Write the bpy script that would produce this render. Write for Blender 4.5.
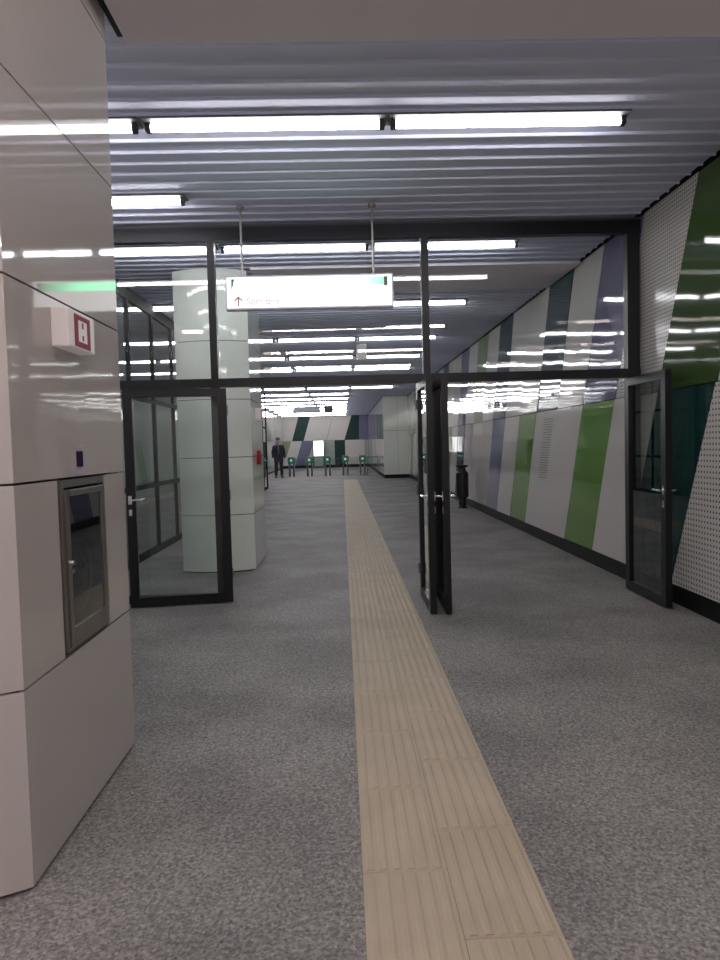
import bpy, bmesh, math, random
from mathutils import Vector, Matrix
random.seed(7)
for o in list(bpy.data.objects): bpy.data.objects.remove(o, do_unlink=True)
S = bpy.context.scene
COL = S.collection

# ---------------- camera, world, exposure ----------------
FPX = 705.0
H = 1.5
def camera_basis(r=.0265, vp=(342, 446)):
    th = math.atan(r); c, s = math.cos(th), math.sin(th)
    u, v = vp[0]-360, vp[1]-480
    ur = u*c-v*s; vr = u*s+v*c
    n = math.sqrt(ur*ur+vr*vr+FPX*FPX)
    a = math.asin(-ur/n); p = math.atan2(-vr, FPX)
    F = Vector((math.sin(a)*math.cos(p), math.cos(a)*math.cos(p), -math.sin(p)))
    R0 = Vector((math.cos(a), -math.sin(a), 0)); U0 = R0.cross(F)
    return c*R0-s*U0, s*R0+c*U0, F
R_, U_, F_ = camera_basis()
cam = bpy.data.cameras.new('camera')
camo = bpy.data.objects.new('camera', cam); COL.objects.link(camo)
m = Matrix((R_, U_, -F_)).transposed().to_4x4(); m.translation = (0, 0, H)
camo.matrix_world = m
cam.sensor_fit = 'VERTICAL'; cam.sensor_height = 36.0; cam.sensor_width = 27.0
cam.lens = FPX/960*36.0
cam.clip_start = .05; cam.clip_end = 200
S.camera = camo
W = bpy.data.worlds.new('world'); S.world = W; W.use_nodes = True
W.node_tree.nodes['Background'].inputs[0].default_value = (.5, .55, .6, 1)
W.node_tree.nodes['Background'].inputs[1].default_value = .05
S.view_settings.view_transform = 'Standard'; S.view_settings.look = 'None'
S.view_settings.gamma = 1; S.view_settings.use_curve_mapping = False
S.view_settings.exposure = 0.0
TUBE = 22.0        # brightness of the ceiling tubes
FAR_TUBE = 23.0
HALL_TUBE = 34.0
NEAR_TUBE = 50.0   # the warmer rows over the viewpoint

# ---------------- materials ----------------
def lin(c):
    return tuple(((x/255)/12.92 if x/255 <= .04045 else ((x/255+.055)/1.055)**2.4) for x in c)
def mat(name, rgb, rough=.5, metal=0, spec=.5, coat=0, emit=None, es=0, bump=0, bscale=5, bstretch=(1,1,1)):
    M = bpy.data.materials.new(name); M.use_nodes = True
    nt = M.node_tree; b = nt.nodes['Principled BSDF']
    b.inputs['Base Color'].default_value = (*rgb, 1)
    b.inputs['Roughness'].default_value = rough; b.inputs['Metallic'].default_value = metal
    b.inputs['Specular IOR Level'].default_value = spec
    b.inputs['Coat Weight'].default_value = coat
    b.inputs['Coat Roughness'].default_value = .03
    if emit:
        b.inputs['Emission Color'].default_value = (*emit, 1); b.inputs['Emission Strength'].default_value = es
    if bump:
        tc = nt.nodes.new('ShaderNodeTexCoord'); mp = nt.nodes.new('ShaderNodeMapping')
        mp.inputs['Scale'].default_value = bstretch
        nz = nt.nodes.new('ShaderNodeTexNoise'); nz.inputs['Scale'].default_value = bscale
        nz.inputs['Detail'].default_value = 1
        bp = nt.nodes.new('ShaderNodeBump'); bp.inputs['Strength'].default_value = bump; bp.inputs['Distance'].default_value = .02
        nt.links.new(tc.outputs['Object'], mp.inputs[0]); nt.links.new(mp.outputs[0], nz.inputs['Vector'])
        nt.links.new(nz.outputs['Fac'], bp.inputs['Height'])
        nt.links.new(bp.outputs[0], b.inputs['Normal']); nt.links.new(bp.outputs[0], b.inputs['Coat Normal'])
    return M
def panel_mat(name, rgb, perforated=False, pitch=.038, rough=.045):
    M = mat(name, rgb, rough=rough, spec=.38, bump=.11, bscale=1.5, bstretch=(1, 1, .8))
    if perforated:
        nt = M.node_tree; N = nt.nodes; L = nt.links; b = N['Principled BSDF']
        tc = N.new('ShaderNodeTexCoord'); sx = N.new('ShaderNodeSeparateXYZ'); L.new(tc.outputs['Object'], sx.inputs[0])
        def mth(op, a, b_=None, clamp=False):
            n = N.new('ShaderNodeMath'); n.operation = op; n.use_clamp = clamp
            for i, v in enumerate((a, b_)):
                if v is None: continue
                if isinstance(v, (int, float)): n.inputs[i].default_value = v
                else: L.new(v, n.inputs[i])
            return n.outputs[0]
        def cell(src):
            return mth('SUBTRACT', mth('FRACT', mth('ADD', mth('DIVIDE', src, pitch), 100.0)), .5)
        y, z = cell(sx.outputs[1]), cell(sx.outputs[2])
        d = mth('SQRT', mth('ADD', mth('MULTIPLY', y, y), mth('MULTIPLY', z, z)))
        hole = mth('LESS_THAN', d, .22)
        mx = N.new('ShaderNodeMix'); mx.data_type = 'RGBA'
        L.new(hole, mx.inputs[0]); mx.inputs[6].default_value = (*rgb, 1); mx.inputs[7].default_value = (.05, .05, .05, 1)
        L.new(mx.outputs[2], b.inputs['Base Color'])
        L.new(mth('ADD', mth('MULTIPLY', hole, .7), rough+.02), b.inputs['Roughness'])
    return M
def glass_mat(name, tint, refl=1.7):
    M = bpy.data.materials.new(name); M.use_nodes = True; nt = M.node_tree; N = nt.nodes; L = nt.links
    N.remove(N['Principled BSDF']); out = N['Material Output']
    tr = N.new('ShaderNodeBsdfTransparent'); tr.inputs[0].default_value = (*tint, 1)
    gl = N.new('ShaderNodeBsdfGlossy'); gl.inputs['Roughness'].default_value = .0
    tc = N.new('ShaderNodeTexCoord'); nz = N.new('ShaderNodeTexNoise'); nz.inputs['Scale'].default_value = .9; nz.inputs['Detail'].default_value = 0
    bp = N.new('ShaderNodeBump'); bp.inputs['Strength'].default_value = .02; bp.inputs['Distance'].default_value = .05
    L.new(tc.outputs['Object'], nz.inputs['Vector']); L.new(nz.outputs['Fac'], bp.inputs['Height']); L.new(bp.outputs[0], gl.inputs['Normal'])
    fr = N.new('ShaderNodeFresnel'); fr.inputs[0].default_value = 1.5
    ge = N.new('ShaderNodeNewGeometry')
    inv = N.new('ShaderNodeMath'); inv.operation = 'SUBTRACT'; inv.inputs[0].default_value = 1
    L.new(ge.outputs['Backfacing'], inv.inputs[1])
    m1 = N.new('ShaderNodeMath'); m1.operation = 'MULTIPLY'; L.new(fr.outputs[0], m1.inputs[0]); m1.inputs[1].default_value = refl
    m2 = N.new('ShaderNodeMath'); m2.operation = 'MULTIPLY'; m2.use_clamp = True
    L.new(m1.outputs[0], m2.inputs[0]); L.new(inv.outputs[0], m2.inputs[1])
    mix = N.new('ShaderNodeMixShader'); L.new(m2.outputs[0], mix.inputs[0]); L.new(tr.outputs[0], mix.inputs[1]); L.new(gl.outputs[0], mix.inputs[2])
    L.new(mix.outputs[0], out.inputs[0])
    return M
def emit_mat(name, rgb, s): return mat(name, (.05, .05, .05), emit=rgb, es=s)

def floor_mat():
    M = mat('granite_floor', (.2, .2, .2), rough=.62, spec=.12)
    nt = M.node_tree; N = nt.nodes; L = nt.links; b = N['Principled BSDF']
    tc = N.new('ShaderNodeTexCoord')
    vo = N.new('ShaderNodeTexVoronoi'); vo.inputs['Scale'].default_value = 105
    n2 = N.new('ShaderNodeTexNoise'); n2.inputs['Scale'].default_value = 1.1; n2.inputs['Detail'].default_value = 3
    n3 = N.new('ShaderNodeTexNoise'); n3.inputs['Scale'].default_value = 60; n3.inputs['Detail'].default_value = 3
    for n in (vo, n2, n3): L.new(tc.outputs['Object'], n.inputs['Vector'])
    r = N.new('ShaderNodeValToRGB'); L.new(vo.outputs['Color'], r.inputs[0])
    r.color_ramp.elements[0].color = (.20, .19, .183, 1); r.color_ramp.elements[0].position = .1
    r.color_ramp.elements[1].color = (.44, .42, .405, 1); r.color_ramp.elements[1].position = .9
    r3 = N.new('ShaderNodeValToRGB'); L.new(n3.outputs['Fac'], r3.inputs[0])
    r3.color_ramp.elements[0].color = (.72, .72, .72, 1); r3.color_ramp.elements[0].position = .35
    r3.color_ramp.elements[1].color = (1.15, 1.15, 1.15, 1); r3.color_ramp.elements[1].position = .65
    r2 = N.new('ShaderNodeValToRGB'); L.new(n2.outputs['Fac'], r2.inputs[0])
    r2.color_ramp.elements[0].color = (.74, .74, .75, 1); r2.color_ramp.elements[0].position = .38
    r2.color_ramp.elements[1].color = (1, 1, 1, 1); r2.color_ramp.elements[1].position = .6
    prev = r.outputs[0]
    for q in (r3, r2):
        mx = N.new('ShaderNodeMix'); mx.data_type = 'RGBA'; mx.blend_type = 'MULTIPLY'; mx.inputs[0].default_value = 1
        L.new(prev, mx.inputs[6]); L.new(q.outputs[0], mx.inputs[7]); prev = mx.outputs[2]
    L.new(prev, b.inputs['Base Color'])
    return M
def paving_mat():
    M = mat('tactile_beige', (.4, .34, .26), rough=.65, spec=.2)
    nt = M.node_tree; N = nt.nodes; L = nt.links; b = N['Principled BSDF']
    tc = N.new('ShaderNodeTexCoord'); n2 = N.new('ShaderNodeTexNoise'); n2.inputs['Scale'].default_value = 3; n2.inputs['Detail'].default_value = 6
    L.new(tc.outputs['Object'], n2.inputs['Vector'])
    r = N.new('ShaderNodeValToRGB'); L.new(n2.outputs['Fac'], r.inputs[0])
    r.color_ramp.elements[0].color = (.47, .40, .30, 1); r.color_ramp.elements[0].position = .3
    r.color_ramp.elements[1].color = (.55, .47, .36, 1); r.color_ramp.elements[1].position = .7
    L.new(r.outputs[0], b.inputs['Base Color'])
    return M
M = dict(
    floor=floor_mat(), paving=paving_mat(), joint=mat('paving_joint', (.22, .18, .13), .8),
    slat=mat('grey_slat', (.63, .65, .80), .55, .0, .25), void=mat('ceiling_void', (.06, .06, .065), .8),
    soffit=mat('plaster_soffit', (.84, .77, .82), .7),
    white=panel_mat('white_panel', (.60, .575, .55)), pink=panel_mat('warm_white_panel', (.60, .56, .54)),
    perf=panel_mat('perforated_white_panel', (.58, .555, .53), True, .046), perf_f=panel_mat('perforated_grey_panel', (.50, .48, .455), True, .036, .12),
    green=panel_mat('green_panel', (.13, .27, .055)), teal=panel_mat('teal_panel', (.008, .040, .036)),
    slate=panel_mat('slate_blue_panel', (.04, .075, .085)),
    green_shaded=panel_mat('green_panel_shaded', (.045, .085, .025)), slot=mat('slot_grey', (.15, .15, .14), .6),  # upper green: panel green darkened, the dim upper wall painted into its colour
    lilac=panel_mat('lilac_panel', (.17, .165, .27)), olive=panel_mat('olive_panel', (.26, .33, .2)),
    greygreen=panel_mat('grey_green_panel', (.36, .42, .38)),
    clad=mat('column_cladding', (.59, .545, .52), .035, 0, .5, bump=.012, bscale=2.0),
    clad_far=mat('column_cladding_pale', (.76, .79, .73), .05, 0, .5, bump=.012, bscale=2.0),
    dark=mat('anthracite_metal', (.008, .009, .012), .4, .0, .35), black=mat('black_plastic', (.01, .01, .012), .4),
    dark_matt=mat('matt_black_metal', (.006, .007, .009), .8, 0, .12),
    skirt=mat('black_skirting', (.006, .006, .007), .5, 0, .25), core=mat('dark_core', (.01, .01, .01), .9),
    steel=mat('brushed_steel', (.30, .28, .265), .32, .85), chrome=mat('chrome', (.8, .8, .8), .2, 1),
    cap=mat('lamp_end_cap', (.06, .06, .07), .7, 0, .2), tube_hall=emit_mat('lamp_tube_hall', (1, .99, 1.0), HALL_TUBE),
    housing=mat('lamp_housing', (.10, .10, .11), .6, 0),
    tube=emit_mat('lamp_tube', (1, .98, 1.0), TUBE), tube_near=emit_mat('lamp_tube_warm', (1, .87, .83), NEAR_TUBE), tube_far=emit_mat('lamp_tube_far', (1, .99, 1.0), FAR_TUBE),
    sign_white=emit_mat('sign_white', (1, 1, 1), 1.9), sign_text=emit_mat('sign_text', (.72, .62, .67), .85),
    sign_arrow=emit_mat('sign_arrow', (.42, .22, .28), .7),
    sign_body=mat('sign_body', (.62, .65, .74), .45, .0),
    hwhite=mat('sign_box_white', (.72, .66, .64), .3, emit=(1, .9, .9), es=.10),
    hred=mat('sign_red', (.27, .012, .03), .6, emit=(.6, .02, .06), es=.03),
    red=mat('red_paint', (.45, .02, .02), .4), blue=mat('purple_blue', (.030, .012, .075), .8, 0, .1), label=mat('pale_lilac', (.52, .45, .50), .5),
    glass=glass_mat('clear_glass', (.965, .985, .98), 2.0), glass_side=glass_mat('grey_glass', (.88, .92, .91)),
    glass_dark=glass_mat('cabinet_glass', (.55, .57, .58)),
    roomwall=mat('plain_wall', (.72, .74, .72), .6), darkwall=mat('dark_wall', (.10, .11, .12), .6),
    lightbox=emit_mat('lightbox', (1, 1, 1), 2.2), led=emit_mat('led_green', (.05, .45, .22), .25), led2=emit_mat('led_pale', (.75, 1, .9), .6),
    tgreen=mat('dark_green_metal', (.03, .16, .10), .4), tgrey=mat('grey_metal', (.10, .11, .11), .4, .4),
    skin=mat('skin', (.42, .28, .21), .5), jacket=mat('navy_cloth', (.018, .020, .034), .9), trouser=mat('dark_denim', (.02, .024, .034), .9),
    shoe=mat('dark_leather', (.015, .012, .011), .5), hair=mat('grey_hair', (.10, .095, .085), .9),
    shirt=mat('blue_grey_shirt', (.09, .10, .13), .9),
    hose=mat('grey_hose', (.16, .17, .16), .6), interior=mat('cabinet_inside', (.07, .07, .065), .6),
)
# green header strip of the lit sign: the LED backlight is weaker at its far end
def strip_mat():
    g = emit_mat('sign_green', (.30, .95, .52), 5); nt = g.node_tree; b = nt.nodes['Principled BSDF']
    tc = nt.nodes.new('ShaderNodeTexCoord'); sx = nt.nodes.new('ShaderNodeSeparateXYZ'); mr = nt.nodes.new('ShaderNodeMapRange')
    nt.links.new(tc.outputs['Object'], sx.inputs[0]); nt.links.new(sx.outputs[0], mr.inputs[0])
    mr.inputs[1].default_value = .35; mr.inputs[2].default_value = .70; mr.inputs[3].default_value = 4.8; mr.inputs[4].default_value = .85
    nt.links.new(mr.outputs[0], b.inputs['Emission Strength']); return g
M['sign_green'] = strip_mat()

# ---------------- helpers ----------------
def tag(o, label=None, cat=None, group=None, kind=None):
    if label: o['label'] = label
    if cat: o['category'] = cat
    if group: o['group'] = group
    if kind: o['kind'] = kind
    return o
def thing(name, loc, label, cat, group=None, rotz=0, kind=None):
    o = bpy.data.objects.new(name, None); COL.objects.link(o); o.empty_display_size = .1
    o.location = loc; o.rotation_euler = (0, 0, rotz)
    return tag(o, label, cat, group, kind)
class B:
    def __init__(s): s.bm = bmesh.new()
    def box(s, x0, x1, y0, y1, z0, z1, bev=0):
        r = bmesh.ops.create_cube(s.bm, size=1)
        for v in r['verts']:
            v.co = Vector((x0+(v.co.x+.5)*(x1-x0), y0+(v.co.y+.5)*(y1-y0), z0+(v.co.z+.5)*(z1-z0)))
        if bev:
            es = list({e for v in r['verts'] for e in v.link_edges})
            bmesh.ops.bevel(s.bm, geom=es, offset=bev, segments=2, affect='EDGES', profile=.5)
        return s
    def cyl(s, p, q, r, r2=None, n=16):
        p, q = Vector(p), Vector(q); d = q-p
        mt = Matrix.Translation((p+q)/2) @ d.to_track_quat('Z', 'Y').to_matrix().to_4x4()
        bmesh.ops.create_cone(s.bm, cap_ends=True, segments=n, radius1=r, radius2=r if r2 is None else r2, depth=d.length, matrix=mt)
        return s
    def sph(s, c, r, sc=(1, 1, 1), n=12):
        bmesh.ops.create_uvsphere(s.bm, u_segments=n, v_segments=max(6, n//2+2), radius=r, matrix=Matrix.Translation(c) @ Matrix.Diagonal((*sc, 1)))
        return s
    def prism(s, pts, axis, a, b):
        """pts: polygon in the two other axes; extruded along axis from a to b"""
        def P(u, v, w): return {'x': (w, u, v), 'y': (u, w, v), 'z': (u, v, w)}[axis]
        lo = [s.bm.verts.new(P(u, v, a)) for u, v in pts]; hi = [s.bm.verts.new(P(u, v, b)) for u, v in pts]
        s.bm.faces.new(lo); s.bm.faces.new(hi); n = len(pts)
        for i in range(n): s.bm.faces.new((lo[i], lo[(i+1) % n], hi[(i+1) % n], hi[i]))
        return s
    def lathe(s, prof, c=(0, 0, 0), n=24):
        rings = []
        for r, z in prof:
            rings.append([s.bm.verts.new((c[0]+r*math.cos(2*math.pi*i/n), c[1]+r*math.sin(2*math.pi*i/n), c[2]+z)) for i in range(n)])
        for a, b in zip(rings, rings[1:]):
            for i in range(n): s.bm.faces.new((a[i], a[(i+1) % n], b[(i+1) % n], b[i]))
        s.bm.faces.new(rings[0][::-1]); s.bm.faces.new(rings[-1])
        return s
    def torus(s, c, R, r, axis='x', n=28, k=8):
        vs = []
        for i in range(n):
            a = 2*math.pi*i/n; row = []
            for j in range(k):
                b = 2*math.pi*j/k; u = (R+r*math.cos(b))*math.cos(a); v = (R+r*math.cos(b))*math.sin(a); w = r*math.sin(b)
                row.append(s.bm.verts.new({'x': (c[0]+w, c[1]+u, c[2]+v), 'z': (c[0]+u, c[1]+v, c[2]+w)}[axis]))
            vs.append(row)
        for i in range(n):
            for j in range(k):
                s.bm.faces.new((vs[i][j], vs[(i+1) % n][j], vs[(i+1) % n][(j+1) % k], vs[i][(j+1) % k]))
        return s
    def go(s, name, material, parent=None, label=None, smooth=False, origin=None):
        bmesh.ops.recalc_face_normals(s.bm, faces=s.bm.faces)
        if origin: bmesh.ops.translate(s.bm, verts=s.bm.verts, vec=-Vector(origin))
        me = bpy.data.meshes.new(name); s.bm.to_mesh(me); s.bm.free()
        if smooth: me.shade_smooth()
        o = bpy.data.objects.new(name, me); COL.objects.link(o); me.materials.append(material)
        if parent: o.parent = parent
        if origin: o.location = origin
        if label: o['label'] = label
        return o
def struct(o, label=None): o['kind'] = 'structure'; o['label'] = label or o.name.replace('_', ' '); return o
def lettering(name, text, size, material, parent, mtx, extr=.001):
    cu = bpy.data.curves.new(name, 'FONT'); cu.body = text; cu.size = size; cu.extrude = extr; cu.offset = .0025; cu.align_x = 'CENTER'; cu.align_y = 'CENTER'
    t = bpy.data.objects.new('tmp', cu); COL.objects.link(t)
    dg = bpy.context.evaluated_depsgraph_get(); me = bpy.data.meshes.new_from_object(t.evaluated_get(dg))
    bpy.data.objects.remove(t, do_unlink=True)
    me.transform(mtx); me.materials.clear(); me.materials.append(material); me.name = name
    o = bpy.data.objects.new(name, me); COL.objects.link(o); o.parent = parent
    return o

# ---------------- setting ----------------
CZ = 3.66            # underside of the slatted ceiling
RX = 2.97            # face of the right wall panels
LX = -2.79           # left glazed side
Y0, Y1 = -8.0, 50.0
SC = 31.5            # where the right wall steps in
struct(B().box(-7.5, 3.3, Y0-.2, Y1+.3, -.12, 0).go('floor', M['floor']), 'speckled grey granite floor')
# ceiling: dark void with slats across the corridor
b = B(); pitch = .195
y = Y0+.05
prof = [(0, .06), (0, .022), (.155, .020), (.160, .004), (.166, 0), (.176, 0), (.190, .010), (.190, .06)]
while y < Y1-.2:
    yy = y
    x1 = RX-.03 if y < SC-.3 else 1.84
    b.prism([(yy+u, CZ+w) for u, w in prof], 'x', -4.15 if y > 27 else -6.4, x1)
    y += pitch
slats = b.go('ceiling', M['slat']); struct(slats, 'grey slatted metal ceiling')
o = B().box(-7.5, 3.3, Y0-.2, Y1+.3, CZ+.09, CZ+.25).go('slab', M['void'], slats)
for i, (a, c) in enumerate(((2.33, 3.73), (8.56, 9.93))):
    tr_ = struct(B().box(-1.04, RX-.03, a, c, CZ-(.085 if i == 0 else .03), CZ-.002, .004).go('trim_%d' % (i+1), M['soffit']), 'smooth plaster soffit band below the slatted ceiling')
    if i == 0:
        B().box(-1.095, RX-.03, c, c+.03, CZ-.03, CZ-.004).box(-1.095, -1.04, a, c, CZ-.03, CZ-.004).go('painted_shadow_strip', M['core'], tr_)  # black strips stand in for the shade line along the soffit edges

# right wall with leaning panels in two tiers
wr = struct(B().box(RX+.035, RX+.25, Y0, SC, 0, CZ+.1).go('wall_right', M['core']), 'right wall clad with leaning coloured panels')
JZ, TZ, BZ = 1.93, 3.655, .17
def yb(k, z): return 5.78+1.03*k+(3.67-z)*.45
def clip(poly, lo, hi):
    def cut(ps, f, inter):
        out = []
        for i in range(len(ps)):
            a, c = ps[i], ps[(i+1) % len(ps)]
            if f(a): out.append(a)
            if f(a) != f(c): out.append(inter(a, c))
        return out
    def at(v):
        return lambda a, c: (v, a[1]+(c[1]-a[1])*(v-a[0])/(c[0]-a[0]))
    ps = cut(poly, lambda p: p[0] >= lo, at(lo))
    if len(ps) > 2: ps = cut(ps, lambda p: p[0] <= hi, at(hi))
    return ps
UP = {-3: 'white', -2: 'perf', -1: 'green_shaded', 0: 'perf_f', 1: 'lilac', 2: 'white', 3: 'slate', 4: 'white', 5: 'white', 6: 'slate', 7: 'white', 8: 'olive', 9: 'white', 10: 'lilac', 11: 'white', 12: 'white', 13: 'slate', 14: 'white', 15: 'olive', 16: 'white', 17: 'teal', 18: 'white', 19: 'lilac', 20: 'white', 21: 'green', 22: 'white', 23: 'white'}
LO = {-3: 'green', -2: 'perf', -1: 'teal', 0: 'white', 1: 'green', 2: 'pink', 3: 'white', 4: 'green', 5: 'white', 6: 'lilac', 7: 'pink', 8: 'white', 9: 'white', 10: 'teal', 11: 'white', 12: 'olive', 13: 'white', 14: 'white', 15: 'green', 16: 'white', 17: 'lilac', 18: 'white', 19: 'teal', 20: 'white', 21: 'white', 22: 'green', 23: 'white'}
COLNAME = dict(green_shaded='green panel with painted shade', white='glossy white panel', perf='perforated white panel', perf_f='perforated grey-white panel', green='glossy green panel', teal='dark teal panel',
               lilac='muted lilac panel', slate='dark slate-blue panel', olive='pale olive panel', pink='warm white panel', greygreen='grey-green panel')
for tier, (za, zb_, tab) in enumerate(((JZ+.005, TZ, UP), (BZ, JZ-.005, LO))):
    for k in range(-14, 26):
        c = tab.get(k, ['white', 'green', 'pink', 'lilac', 'perf', 'teal'][(k*5+tier*2) % 6])
        g = .003
        poly = [(yb(k, za)+g, za), (yb(k+1, za)-g, za), (yb(k+1, zb_)-g, zb_), (yb(k, zb_)+g, zb_)]
        poly = clip(poly, Y0+.02, SC-.01)
        if len(poly) < 3: continue
        cy = sum(p[0] for p in poly)/len(poly); cz = (za+zb_)/2
        o = B().prism([(p[0], p[1]) for p in poly], 'x', RX, RX+.025).go('wall_panel', M[c], wr, COLNAME[c], origin=(RX+.012, cy, cz))
        o.rotation_euler = (0, math.radians(random.uniform(-.45, .45)), math.radians(random.uniform(-.5, .5)))
        if k == 3 and tier == 1:   # louvred service panel
            v = B()
            for i in range(24):
                zz = .95+i*.037; yy = yb(3.12, zz)
                v.box(-.018, -.0125, yy-cy, yy-cy+.42, zz-cz, zz-cz+.010)
            v.go('vent_slots', M['slot'], o, 'grey vent slots')
struct(B().box(RX+.005, RX+.05, Y0, SC, 0, BZ-.01).go('baseboard_right', M['skirt']), 'black skirting of the right wall')

# stepped-in part of the right wall beyond, then side face
ws = struct(B().box(1.90, RX+.25, SC, Y1, 0, CZ+.1).go('wall_far_right', M['core']), 'white clad wall stepping in at the far right')
for (za, zb_) in ((.17, 2.12), (2.13, CZ)):
    B().box(1.86, 2.50, SC-.025, SC, za, zb_).go('wall_panel', M['clad_far'], ws, 'pale panel facing the corridor')
    B().box(2.506, RX+.2, SC-.025, SC, za, zb_).go('wall_panel', M['clad_far'], ws, 'pale panel facing the corridor')
    seq = ['white', 'greygreen', 'white', 'greygreen', 'white', 'teal', 'white', 'lilac', 'white', 'greygreen', 'white', 'white']
    for i in range(12):
        ya = SC+.0+i*1.54; o = B().box(1.865, 1.895, ya+.005, min(ya+1.53, Y1-.01), za, zb_).go('wall_panel', M[seq[i]], ws, COLNAME[seq[i]])
struct(B().box(1.87, RX+.2, SC-.02, SC-.001, 0, .16).go('baseboard_far_front', M['skirt']), 'black skirting under the pale stepped wall')
struct(B().box(1.88, 1.899, SC, Y1, 0, .16).go('baseboard_far_right', M['skirt']), 'black skirting of the far right wall')

# end wall with slanting coloured panels
we = struct(B().box(-7.5, 2.2, Y1+.03, Y1+.25, 0, CZ+.1).go('wall_end', M['core']), 'end wall with slanting green and lilac panels')
MATTE = {}
def matte(c):
    if c not in MATTE:
        MATTE[c] = M[c].copy(); MATTE[c].name = M[c].name+'_satin'
        MATTE[c].node_tree.nodes['Principled BSDF'].inputs['Roughness'].default_value = .5
        MATTE[c].node_tree.nodes['Principled BSDF'].inputs['Specular IOR Level'].default_value = .25
    return MATTE[c]
def endp(pts, c):
    B().prism(pts, 'y', Y1, Y1+.025).go('wall_panel', matte(c), we, COLNAME[c])
t, j = 3.655, 1.93
endp([(-7, j), (-3.52, j), (-3.02, t), (-7, t)], 'white'); endp([(-3.5, j), (-2.72, j), (-2.2, t), (-3.0, t)], 'teal')
endp([(-2.7, j), (-1.1, j), (-.6, t), (-2.18, t)], 'white'); endp([(-1.08, j), (.18, j), (.73, t), (-.58, t)], 'white')
endp([(.2, j), (1.2, j), (1.25, t), (.75, t)], 'teal'); endp([(1.22, j), (1.86, j), (1.86, t), (1.27, t)], 'lilac')
j2 = j-.01; q = .2
endp([(-7, q), (-4.5, q), (-4.22, j2), (-7, j2)], 'white'); endp([(-4.0, q+.5), (-3.62, j2), (-4.2, j2)], 'olive')
endp([(-4.48, q), (-3.35, q), (-2.82, j2), (-3.6, j2), (-3.98, q+.5), (-4.2, 1.6)], 'white'); endp([(-3.33, q), (-2.6, q), (-2.0, j2), (-2.8, j2)], 'lilac')
endp([(-2.58, q), (-1.2, q), (-1.2, j2), (-1.98, j2)], 'white'); endp([(-1.19, q), (-.52, q), (-.52, j2), (-1.19, j2)], 'greygreen')
endp([(-.5, q), (.2, q), (.2, j2), (-.5, j2)], 'teal'); endp([(.22, q), (1.62, q), (1.62, j2), (.22, j2)], 'pink'); endp([(1.64, q), (1.86, q), (1.86, j2), (1.64, j2)], 'greygreen')
struct(B().box(-7, 1.86, Y1, Y1+.025, 0, .19).go('baseboard_end', M['skirt']), 'dark skirting of the end wall')
struct(B().box(-7.4, 3.2, Y0-.15, Y0, 0, CZ+.1).go('wall_back', M['roomwall']), 'plain wall behind the viewpoint')

# left side: plain wall near, glazed partition from the screen to the far hall, hall wall beyond
struct(B().box(LX-.2, LX, Y0, 6.9, 0, CZ+.1).go('wall_left', M['roomwall']), 'plain light left wall')
struct(B().box(-6.6, -6.4, 6.7, 27.2, 0, CZ+.1).go('wall_side_room', M['roomwall']), 'plain wall of the room behind the glazed partition')
struct(B().box(-6.4, LX-.01, 6.75, 6.9, 0, CZ+.1).go('wall_side_room_near', M['roomwall']), 'plain near wall of the side room')
wl = struct(B().box(-4.4, -4.2, 27.2, Y1, 0, CZ+.1).go('wall_far_left', M['core']), 'pale wall of the far hall on the left')
for i in range(11):
    ya = 27.3+i*2.05
    for za, zb_ in ((.1, 1.93), (1.94, CZ)):
        B().box(-4.2, -4.175, ya, ya+2.04, za, zb_).go('wall_panel', M['white'] if i % 4 else M['greygreen'], wl)
struct(B().box(-6.6, -4.2, 27.0, 27.2, 0, CZ+.1).go('wall_side_room_far', M['roomwall']), 'plain far wall of the side room')

gp = thing('glazed_partition', (LX, 7, 0), 'dark framed floor to ceiling glass partition along the left side behind the pillar', 'glass partition')
b = B().box(-.03, .03, .0, 19.1, 3.50, 3.66).box(-.03, .03, 0, 19.1, 0, .09)
b.go('rail', M['dark_matt'], gp); B().box(-.025, .025, 0, 19.1, .97, 1.03).go('rail', M['dark_matt'], gp); B().box(-.025, .025, 0, 19.1, 2.2, 2.26).go('rail', M['dark_matt'], gp)
ys = [0.05+1.19*i for i in range(17)]
for yy in ys: B().box(-.028, .028, yy-.03, yy+.03, 0, 3.6).go('mullion', M['dark_matt'], gp)
for a, c in zip(ys, ys[1:]):
    B().box(-.005, .005, a+.03, c-.03, .09, 3.5).go('glass_pane', M['glass_side'], gp)

# tactile guide strip
tp = B(); jb = B()
for cidx in range(2):
    xa = .03+.3*cidx
    yy = 1.2 if cidx == 0 else .85
    yy -= 3.0
    while yy < 30.9:
        tp.box(xa+.0015, xa+.2985, yy+.0015, yy+.5985 if yy+.6 < 31 else 31, .0005, .004)
        for r in range(6):
            xc = xa+.03+.048*r
            tp.prism([(xc-.017, .004), (xc-.007, .008), (xc+.007, .008), (xc+.017, .004)], 'y', yy+.012, min(yy+.588, 31))
        yy += .6
o = tp.go('tactile_guide_strip', M['paving']); tag(o, 'beige ribbed tactile guide strip running down the middle of the grey floor', 'tactile paving')
jb.box(.03, .63, -1.8, 31, .0002, .0018).go('joint', M['joint'], o)

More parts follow.
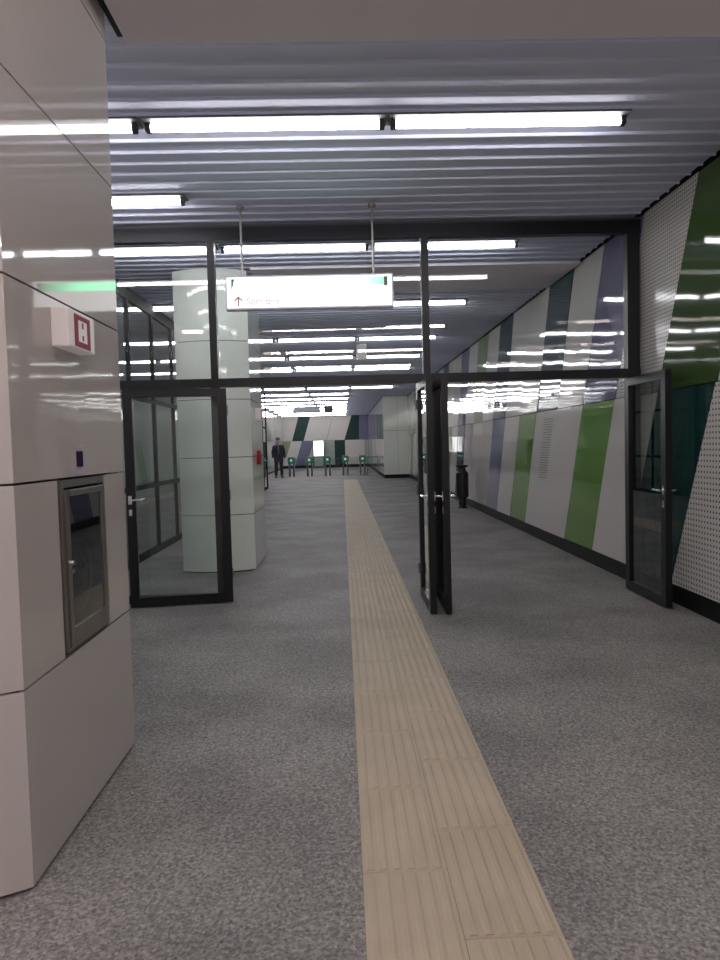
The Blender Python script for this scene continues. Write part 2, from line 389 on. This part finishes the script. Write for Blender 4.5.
# ---------------- glazed screen across the corridor ----------------
D = 6.95
AX, BX_, CX = -1.215, .85, 2.89
sc = thing('glazed_screen', (0, D, 0), 'dark framed full height glazed screen with transom crossing the corridor', 'glass screen')
B().box(LX+.02, RX-.005, -.04, .04, 3.50, 3.63).go('head_beam', M['dark'], sc)
B().box(LX+.02, RX-.005, -.03, .03, 3.63, CZ-.004).go('closer_strip', M['void'], sc)
B().box(LX+.02, RX-.01, -.04, .04, 2.10, 2.185).go('transom', M['dark'], sc)
for x in (AX, BX_): B().box(x-.035, x+.035, -.045, .045, 2.18, 3.50).go('mullion', M['dark'], sc)
B().box(CX-.06, CX+.06, -.05, .05, 0, 3.50).go('post', M['dark'], sc)
B().box(AX-.045, AX+.045, -.04, .04, 0, 2.10).go('post', M['dark'], sc)
B().box(BX_-.09, BX_+.085, -.04, .04, 0, 2.10).go('post', M['dark'], sc)
B().box(LX+.02, LX+.09, -.04, .04, 0, 3.50).go('post', M['dark'], sc)
B().box(LX+.09, AX-.045, -.03, .03, 0, .08).go('bottom_rail', M['dark'], sc)
for x0, x1, z0, z1 in ((LX+.09, AX-.035, 2.185, 3.5), (AX+.035, BX_-.035, 2.185, 3.5), (BX_+.035, CX-.06, 2.185, 3.5), (LX+.09, AX-.045, .08, 2.10)):
    B().box(x0, x1, -.005, .005, z0, z1).go('glass_pane', M['glass'], sc)

def door(n, hinge, ang, side, label, wd=.93):
    """leaf hinged at its local x=0, running along +x; ang = direction of the leaf in degrees"""
    t = thing('door_%d' % n, (hinge[0], hinge[1], 0), label, None, rotz=math.radians(ang), kind='structure')
    s = .085; h = 2.085
    fr = B().box(0, s, -.028, .028, .012, h).box(wd-s, wd, -.028, .028, .012, h).box(s, wd-s, -.028, .028, .012, .10).box(s, wd-s, -.028, .028, h-.075, h)
    f = fr.go('frame', M['dark'], t)
    B().box(s, wd-s, -.006, .006, .10, h-.075).go('glass_pane', M['glass'], t)
    for z in (.28, 1.05, 1.88):
        B().cyl((.0, .036*side, z-.05), (.0, .036*side, z+.05), .010, n=10).go('hinge', M['steel'], t)
    for sd in (1, -1):
        lv = B().cyl((wd-.035, sd*.028, 1.04), (wd-.035, sd*.075, 1.04), .010, n=10).cyl((wd-.03, sd*.072, 1.04), (wd-.16, sd*.072, 1.04), .009, n=10).box(wd-.052, wd-.018, sd*.031-.004, sd*.031+.004, 1.0, 1.08)
        lv.go('lever_handle', M['chrome'], t, smooth=False)
        B().box(wd-.050, wd-.020, sd*.031-.004, sd*.031+.004, .89, .95).go('lock_cylinder', M['chrome'], t)
    B().box(wd-.06, wd-.01, side*.030-.002, side*.030+.002, .03, .06).go('floor_bolt', M['steel'], t)
    return t
door(1, (-1.105, D-.07), 188, -1, 'open glass door leaf folded back against the left fixed pane', .965)
door(2, (.765, D-.05), -90, -1, 'open glass door leaf left of the middle post, seen edge on', .80)
door(3, (.915, D-.05), -91.5, 1, 'open glass door leaf right of the middle post, seen edge on', .83)
door(4, (CX-.07, D-.05), -90, 1, 'open glass door leaf beside the right wall panels', .87)

# ---------------- pillars ----------------
def outline(xa, xb, ya, yb_, off=0, sag=.13, n=14):
    """plan of a pillar: flat sides, bowed front and back; clockwise from the right front corner"""
    xa += off; xb -= off
    pts = []
    w = xb-xa
    for i in range(n+1):
        u = i/n; x = xb-u*w
        pts.append((x, ya+off-sag*4*u*(1-u)))
    for i in range(n+1):
        u = i/n; x = xa+u*w
        pts.append((x, yb_-off+sag*4*u*(1-u)))
    return pts
def ribbon(b, pts, z0, z1, closed, th=.02):
    n = len(pts); cx = sum(p[0] for p in pts)/n; inner = []
    # inward offset by vertex normals
    for i in range(n):
        p = Vector(pts[i]); a = Vector(pts[i-1]) if (i or closed) else p; c = Vector(pts[(i+1) % n]) if (i < n-1 or closed) else p
        d = (c-a).normalized(); nrm = Vector((d.y, -d.x))
        cen = Vector((PX, PY))
        if nrm.dot(cen-p) < 0: nrm = -nrm
        inner.append(p+nrm*th)
    V = [[b.bm.verts.new((p[0], p[1], z)) for p in (pts[i], inner[i]) for z in (z0, z1)] for i in range(n)]
    rng = range(n) if closed else range(n-1)
    for i in rng:
        a, c = V[i], V[(i+1) % n]
        b.bm.faces.new((a[0], c[0], c[1], a[1])); b.bm.faces.new((a[2], a[3], c[3], c[2]))
        b.bm.faces.new((a[1], c[1], c[3], a[3])); b.bm.faces.new((a[0], a[2], c[2], c[0]))
    if not closed:
        b.bm.faces.new((V[0][0], V[0][1], V[0][3], V[0][2])); b.bm.faces.new((V[-1][0], V[-1][2], V[-1][3], V[-1][1]))
def pillar(xa, xb, ya, yb_, label, m_, hole=None):
    global PX, PY
    PX, PY = (xa+xb)/2, (ya+yb_)/2
    t = thing('clad_pillar', (PX, PY, 0), label, 'pillar', 'white panelled pillars')
    zs = [0.012, .7, 1.4, 2.1, 2.8, 3.5, 3.655]
    O = Matrix.Translation((-PX, -PY, 0))
    for i, (a, c) in enumerate(zip(zs, zs[1:])):
        b = B()
        pts = outline(xa, xb, ya, yb_)
        if hole and i == 1:
            # start on the right side just after the opening, go round, end before it
            pts = [(xb, hole[0])] + pts + [(xb, hole[1])]
            ribbon(b, pts, a+.004, c-.004, False)
        else:
            ribbon(b, pts, a+.004, c-.004, True)
        bmesh.ops.translate(b.bm, verts=b.bm.verts, vec=(-PX, -PY, 0))
        o = b.go('cladding_panel', m_, t)
    b = B()
    if hole:
        pts = outline(xa, xb, ya, yb_, .045)
        b.prism([(p[0]-PX, p[1]-PY) for p in pts], 'z', 0, .695); b.prism([(p[0]-PX, p[1]-PY) for p in pts], 'z', 1.405, CZ-.002)
        b.box(-.38, .02, -.55, .55, .695, 1.405)
    else:
        pts = outline(xa, xb, ya, yb_, .03)
        b.prism([(p[0]-PX, p[1]-PY) for p in pts], 'z', 0, CZ-.002)
    b.go('core', M['core'], t)
    return t
SX = -1.10
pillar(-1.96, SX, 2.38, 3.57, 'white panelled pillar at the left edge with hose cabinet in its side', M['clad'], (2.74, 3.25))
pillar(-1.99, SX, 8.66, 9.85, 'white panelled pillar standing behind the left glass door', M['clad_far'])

# fire hose cabinet, set in the near pillar
hc = thing('fire_hose_cabinet', (SX, 2.995, .705), 'steel framed glass door fire hose cabinet set in the near pillar', 'hose cabinet')
w = .245; hh = .69; z_ = .014
B().box(-.24, -.23, -w, w, 0, hh).box(-.23, -.01, -w, -w+.006, 0, hh).box(-.23, -.01, w-.006, w, 0, hh).box(-.23, -.01, -w, w, 0, .006).box(-.23, -.01, -w, w, hh-.006, hh).go('box', M['interior'], hc)
B().box(-.012, .010, -w, -w+.022, z_, hh).box(-.012, .010, w-.022, w, z_, hh).box(-.012, .010, -w+.022, w-.022, z_, .026).box(-.012, .010, -w+.022, w-.022, hh-.03, hh).go('surround', M['steel'], hc)
df = B(); a = w-.026
q_ = .036
df.box(0, .016, -a, -a+q_, .028, hh-.04, .002).box(0, .016, a-q_, a, .028, hh-.04, .002).box(0, .016, -a+q_, a-q_, .028, .10, .002).box(0, .022, -a+q_, a-q_, hh-.065, hh-.04, .002)
df = df.go('door', M['steel'], hc)
B().box(.004, .010, -a+q_, a-q_, .10, hh-.065).go('glass_pane', M['glass_dark'], df)
B().cyl((.016, -a+.028, .36), (.026, -a+.028, .36), .011).box(.016, .022, -a+.015, -a+.04, .32, .335).go('lock', M['chrome'], df)
r = B()
for k_ in range(5): r.torus((-.13+.022*k_, .02, .27), .15, .012)
r.go('hose', M['hose'], hc, smooth=True)
B().torus((-.145, .02, .27), .175, .006).cyl((-.15, .02, .27), (-.02, .02, .27), .04).go('reel', M['black'], hc)
B().cyl((-.06, -.10, .50), (-.06, .12, .50), .028).cyl((-.06, .12, .50), (-.06, .17, .48), .03, .018).cyl((-.06, -.14, .44), (-.06, -.10, .50), .02).go('nozzle', M['black'], hc)
# sticker above it
st = thing('safety_sticker', (SX, 2.98, 1.475), 'small purple-blue sticker with pale border above the hose cabinet', 'sticker')
B().box(.0005, .0015, -.050, .050, -.060, .060).go('backing', M['label'], st)
B().box(.0015, .003, -.036, .036, -.032, .032).go('pictogram', M['blue'], st)
B().box(.0015, .003, -.016, .010, .036, .044).go('print_line', M['label'], st)

def hsign(loc, label):
    t = thing('hydrant_sign', loc, label, 'hydrant sign', 'lit hydrant signs on the pillars')
    B().box(0, .07, -.14, .14, -.075, .075, .006).go('light_box', M['hwhite'], t)
    f = B(); f.box(.07, .0715, -.085, .085, -.066, .060).go('red_field', M['hred'], t)
    n = B(); n.box(.0715, .0722, -.046, .046, -.044, .040).go('white_field', M['hwhite'], t)
    B().box(.0722, .0727, -.008, .008, .010, .034).go('letter_notch', M['hred'], t)
    B().box(.0722, .0727, -.008, .008, -.038, -.016).go('letter_notch', M['hred'], t)
hsign((SX+.0005, 2.885, 1.985), 'white lit sign box with red H square on the near pillar')
hsign((SX+.0005, 9.22, 1.94), 'white lit sign box with red H square on the pillar behind the left door')
t = thing('alarm_call_point', (SX, 9.22, 1.38), 'red alarm box on the side of the pillar behind the left door', 'alarm box')
B().box(.0005, .045, -.10, .10, -.09, .09, .006).go('case', M['red'], t); B().box(.045, .048, -.05, .05, -.04, .04).go('push_plate', M['black'], t)

# ---------------- ceiling lights ----------------
LZ = 3.65
def light(x, y, label, grp, far=False, near=False, wdt=1.50):
    t = thing('linear_ceiling_light', (x, y, LZ), label, 'ceiling light', grp)
    B().box(-wdt/2-.05, wdt/2+.05, -.080, .080, -.004, .009).go('housing', M['housing'], t)
    tb = B(); tb.cyl((-wdt/2, 0, -.032), (wdt/2, 0, -.032), .025, n=14)
    for s_ in (-1, 1):
        e0, e1 = sorted((s_*wdt/2, s_*(wdt/2+.035)))
        B().box(e0, e1, -.026, .026, -.060, -.0045, .004).go('end_cap', M['cap'], t)
    tb.go('tube', M['tube_near' if near else 'tube_hall' if far == 2 else 'tube_far' if far else 'tube'], t)
XL, XM, XR = -2.07, -.445, 1.165
ordn = ['first', 'second', 'third', 'fourth', 'fifth', 'sixth', 'seventh', 'eighth', 'ninth', 'tenth', 'eleventh', 'twelfth', 'thirteenth', 'fourteenth', 'fifteenth', 'sixteenth', 'seventeenth', 'eighteenth', 'nineteenth', 'twentieth']
rows = [4.82, 7.75, 10.85, 14.3, 17.2, 19.9, 23.0, 26.2]
where = ['in front of the glazed screen', 'just behind the glazed screen', 'over the pillar behind the screen'] + ['down the corridor']*20
for i, yy in enumerate(rows):
    yy *= .99
    for x, nm in ((XL, 'left'), (XM, 'middle'), (XR, 'right')):
        light(x, yy, 'white tube light, %s one of the %s row %s' % (nm, ordn[i], where[i]), 'tube lights of the corridor', i > 3)
light(XL, 6.16, 'white tube light alone at the left, between the first row and the screen', 'tube lights of the corridor')
far = [28.9, 31.6, 34.3, 37.0, 39.7, 42.4, 45.1, 47.8]
for i, yy in enumerate(far):
    for x, nm in ((-3.44, 'left'), (XL, 'middle'), (XM, 'right')):
        light(x, yy, 'white tube light in the far hall, %s one of its %s row' % (nm, ordn[i]), 'tube lights of the far hall', 2, False, 1.08 if nm == 'left' else 1.50)
for yy in (1.06, -2.08, -5.2):
    for x in (XL, XM, XR):
        light(x, yy, 'white tube light of the same rows, over the viewpoint', 'tube lights over the viewpoint', near=True)

# ---------------- hanging lit sign ----------------
SY = 6.42
sg = thing('lit_direction_sign', (-.25, SY, 2.885), 'brightly lit white and green direction sign hanging before the glazed screen', 'hanging sign')
hw, hz = .75, .150
B().box(-hw, hw, -.045, .045, -hz, hz, .006).go('sign_case', M['sign_body'], sg)
B().box(-hw+.018, hw-.018, -.05, -.0455, -hz+.018, hz-.018).go('sign_face', M['sign_white'], sg)
B().box(-hw+.10, hw-.05, -.0515, -.0502, .045, .118).go('green_band', M['sign_green'], sg)
B().box(hw-.085, hw-.055, -.0525, -.0516, .035, .120).go('band_mark', M['tgrey'], sg)
B().prism([(-hw+.055, .12), (-hw+.085, .12), (-hw+.062, .03), (-hw+.055, .03)], 'y', -.0525, -.0502).go('corner_icon', M['led'], sg)
ax = -hw+.115; az = -.075
B().box(ax-.008, ax+.008, -.0525, -.0502, az-.045, az+.035).prism([(ax-.042, az+.005), (ax, az+.047), (ax+.042, az+.005), (ax+.030, az-.002), (ax, az+.028), (ax-.030, az-.002)], 'y', -.0525, -.0502).go('arrow', M['sign_arrow'], sg)
lettering('lettering', 'Spre tren', .080, M['sign_text'], sg, Matrix.Translation((-.41, -.051, -.080)) @ Matrix.Rotation(math.pi/2, 4, 'X'))
for x in (-.60, .575):
    B().cyl((x, 0, hz), (x, 0, CZ-2.885-.004), .010, n=12).cyl((x, 0, CZ-2.885-.03), (x, 0, CZ-2.885-.004), .035).go('hanger_rod', M['steel'], sg)

# ---------------- things further down ----------------
t = thing('ceiling_box', (.44, 14.0, 3.32), 'small white box hanging under the ceiling beyond the lit sign', 'hanging box')
B().box(-.10, .10, -.05, .05, -.13, .16, .01).go('case', M['hwhite'], t); B().cyl((0, 0, .16), (0, 0, .335), .01).go('rod', M['steel'], t)
t = thing('hanging_monitor', (-.53, 30.2, 3.08), 'small dark monitor hanging from the ceiling of the far hall', 'monitor')
B().box(-.19, .19, -.04, .04, -.16, .16, .01).go('case', M['black'], t); B().cyl((0, 0, .16), (0, 0, .575), .015).go('rod', M['steel'], t)
B().box(-.17, .17, -.044, -.041, -.14, .14).go('screen', M['dark'], t)
t = thing('unlit_direction_sign', (-1.5, 30.6, 3.12), 'long grey-blue sign hanging in the far hall near the dark monitor', 'hanging sign')
B().box(-.55, .55, -.05, .05, -.12, .12, .01).go('case', mat('grey_blue', (.30, .33, .42), .5), t)
for x in (-.4, .4): B().cyl((x, 0, .12), (x, 0, .535), .012).go('hanger_rod', M['steel'], t)

# litter bin
t = thing('litter_bin', (2.75, 16.2, 0), 'tall black litter bin against the right wall', 'litter bin')
B().lathe([(.115, 0), (.115, .02), (.085, .05), (.085, .24)]).go('foot', M['black'], t)
B().lathe([(.12, .24), (.145, .27), (.145, .80), (.12, .84)]).go('body', M['black'], t)
B().lathe([(.09, .84), (.085, .93)]).go('neck', M['black'], t)
B().lathe([(.10, .93), (.15, .96), (.15, .985), (.10, 1.0)]).go('lid', M['black'], t)

# turnstiles
TY = 36.0
for i, x in enumerate((-2.60, -1.68, -.76, .15, 1.03)):
    nm = ['leftmost, nearest the standing person', 'second from the left', 'middle one, right of the lit panel', 'second from the right', 'rightmost, near the far right wall'][i]
    t = thing('ticket_gate', (x, TY, 0), 'ticket gate with green display and grey legs, %s' % nm, 'ticket gate', 'ticket gates of the far hall')
    for s_ in (-.11, .11):
        B().box(s_-.04, s_+.04, -.06, .5, 0, .70, .005).go('leg', M['tgrey'], t)
    B().prism([(-.17, .66), (.17, .66), (.19, .9), (.15, 1.0), (-.15, 1.0), (-.19, .9)], 'y', -.10, .6).go('head', M['tgreen'], t)
    B().box(-.10, .08, -.104, -.100, .76, .91).go('display', M['led'], t); B().box(-.05, .04, -.108, -.104, .79, .88).go('arrow_light', M['led2'], t)
    if i < 4:   # the glass flap closes the lane on its right
        g_ = B().box(.20, .66, .2, .215, .25, .92).go('glass_flap', M['glass_side'], t)
t = thing('barrier_panel', (1.24, TY, 0), 'glass barrier panel between the rightmost ticket gate and the wall', 'barrier')
B().box(0.01, .6, .1, .14, .88, .93).box(.01, .05, .1, .14, 0, .88).box(.56, .6, .1, .14, 0, .88).go('frame', M['tgrey'], t); B().box(.05, .56, .11, .12, .1, .88).go('glass_pane', M['glass_side'], t)

# lit poster cabinet before the end wall
t = thing('lit_display_cabinet', (-1.63, 49.0, 0), 'free standing cabinet with a glowing white panel before the end wall', 'display cabinet')
B().box(-.40, .40, 0, .4, 0, 1.95, .03).go('case', M['tgrey'], t)
B().box(-.34, .34, -.01, -.001, .85, 1.90).go('lit_panel', M['lightbox'], t)
B().box(-.30, .30, -.01, -.001, .15, .75).go('lower_panel', M['greygreen'], t)

# ---------------- person ----------------
def skin(name, V, E, Rr, material, parent, sub=2):
    me = bpy.data.meshes.new(name); me.from_pydata(V, E, []); me.update()
    o = bpy.data.objects.new(name, me); COL.objects.link(o)
    md = o.modifiers.new('s', 'SKIN'); sv = me.skin_vertices[0].data if me.skin_vertices else None
    if sv is None:
        bm = bmesh.new(); bm.from_mesh(me); bm.verts.layers.skin.verify(); bm.to_mesh(me); bm.free(); sv = me.skin_vertices[0].data
    for i, r in enumerate(Rr):
        sv[i].radius = r if isinstance(r, tuple) else (r, r); sv[i].use_root = (i == 0)
    md.use_smooth_shade = True
    s_ = o.modifiers.new('u', 'SUBSURF'); s_.levels = sub; s_.render_levels = sub
    dg = bpy.context.evaluated_depsgraph_get(); m2 = bpy.data.meshes.new_from_object(o.evaluated_get(dg)); m2.name = name
    bpy.data.objects.remove(o, do_unlink=True)
    m2.materials.clear(); m2.materials.append(material)
    o = bpy.data.objects.new(name, m2); COL.objects.link(o); o.parent = parent
    return o
pr = thing('person', (-3.17, 35.2, 0), 'standing person in a dark navy jacket and dark trousers, arms at the sides', 'person', rotz=math.radians(8)); pr.scale = (1.14, 1.1, 1.075)
V = [(0, 0, .98), (0, 0, 1.15), (0, -.01, 1.32), (0, 0, 1.48), (0, -.01, 1.56), (0, -.02, 1.63), (0, -.02, 1.71), (0, -.01, 1.78)]
Rr = [(.15, .10), (.14, .10), (.16, .11), (.09, .07), .052, (.072, .082), (.086, .10), (.072, .088)]
E = [(0, 1), (1, 2), (2, 3), (3, 4), (4, 5), (5, 6), (6, 7)]
V.append((0, -.125, 1.675)); Rr.append(.012); E.append((6, 8))
def chain(start, pts, rs):
    p = start
    for v, r in zip(pts, rs):
        V.append(v); Rr.append(r); E.append((p, len(V)-1)); p = len(V)-1
    return p
for s_ in (-1, 1):
    e = chain(3, [(s_*.17, 0, 1.44), (s_*.24, .01, 1.18), (s_*.25, -.03, .95), (s_*.25, -.045, .87)], [.055, .042, .028, (.022, .038)])
    for k_, (dy, ln) in enumerate(((-.030, .060), (-.010, .070), (.010, .066), (.030, .052))):
        chain(e, [(s_*.252, -.045+dy, .83), (s_*.247, -.05+dy, .83-ln*.6), (s_*.238, -.05+dy, .83-ln)], [.009, .008, .007])
    chain(e, [(s_*.235, -.085, .86), (s_*.225, -.10, .825)], [.011, .008])
    chain(0, [(s_*.10, 0, .90), (s_*.115, -.01, .52), (s_*.13, .01, .10), (s_*.135, -.10, .05)], [.085, .055, .038, .035])
skin('body', V, E, Rr, M['skin'], pr)
V = [(0, 0, .92), (0, 0, 1.12), (0, -.01, 1.32), (0, 0, 1.46), (0, 0, 1.56)]; Rr = [(.215, .15), (.20, .14), (.205, .145), (.14, .11), (.078, .078)]; E = [(0, 1), (1, 2), (2, 3), (3, 4)]
for s_ in (-1, 1): chain(3, [(s_*.185, 0, 1.43), (s_*.245, .01, 1.18), (s_*.252, -.03, .91)], [.085, .070, .055])
V.append((0, 0, .76)); Rr.append((.215, .15)); E.append((0, len(V)-1))
skin('jacket', V, E, Rr, M['jacket'], pr)
V = [(0, 0, .92), (0, 0, 1.0)]; Rr = [(.15, .11), (.15, .11)]; E = [(0, 1)]
for s_ in (-1, 1): chain(0, [(s_*.10, 0, .84), (s_*.115, -.01, .50), (s_*.13, .01, .05)], [.10, .082, .068])
skin('trousers', V, E, Rr, M['trouser'], pr)
for s_ in (-1, 1): B().box(s_*.14-.05, s_*.14+.05, -.19, .08, 0, .09, .03).go('shoe', M['shoe'], pr)
B().sph((0, .012, 1.795), .115, (.92, 1.06, .78), 16).go('hair', M['hair'], pr, smooth=True)
B().sph((-.03, -.105, 1.715), .010).sph((.03, -.105, 1.715), .010).go('eyes', M['black'], pr)
B().box(-.022, .022, -.112, -.095, 1.638, 1.645).go('mouth', M['red'], pr)
B().prism([(-.04, 1.50), (.04, 1.50), (.02, 1.12), (-.02, 1.12)], 'y', -.158, -.10).go('shirt_front', M['shirt'], pr)
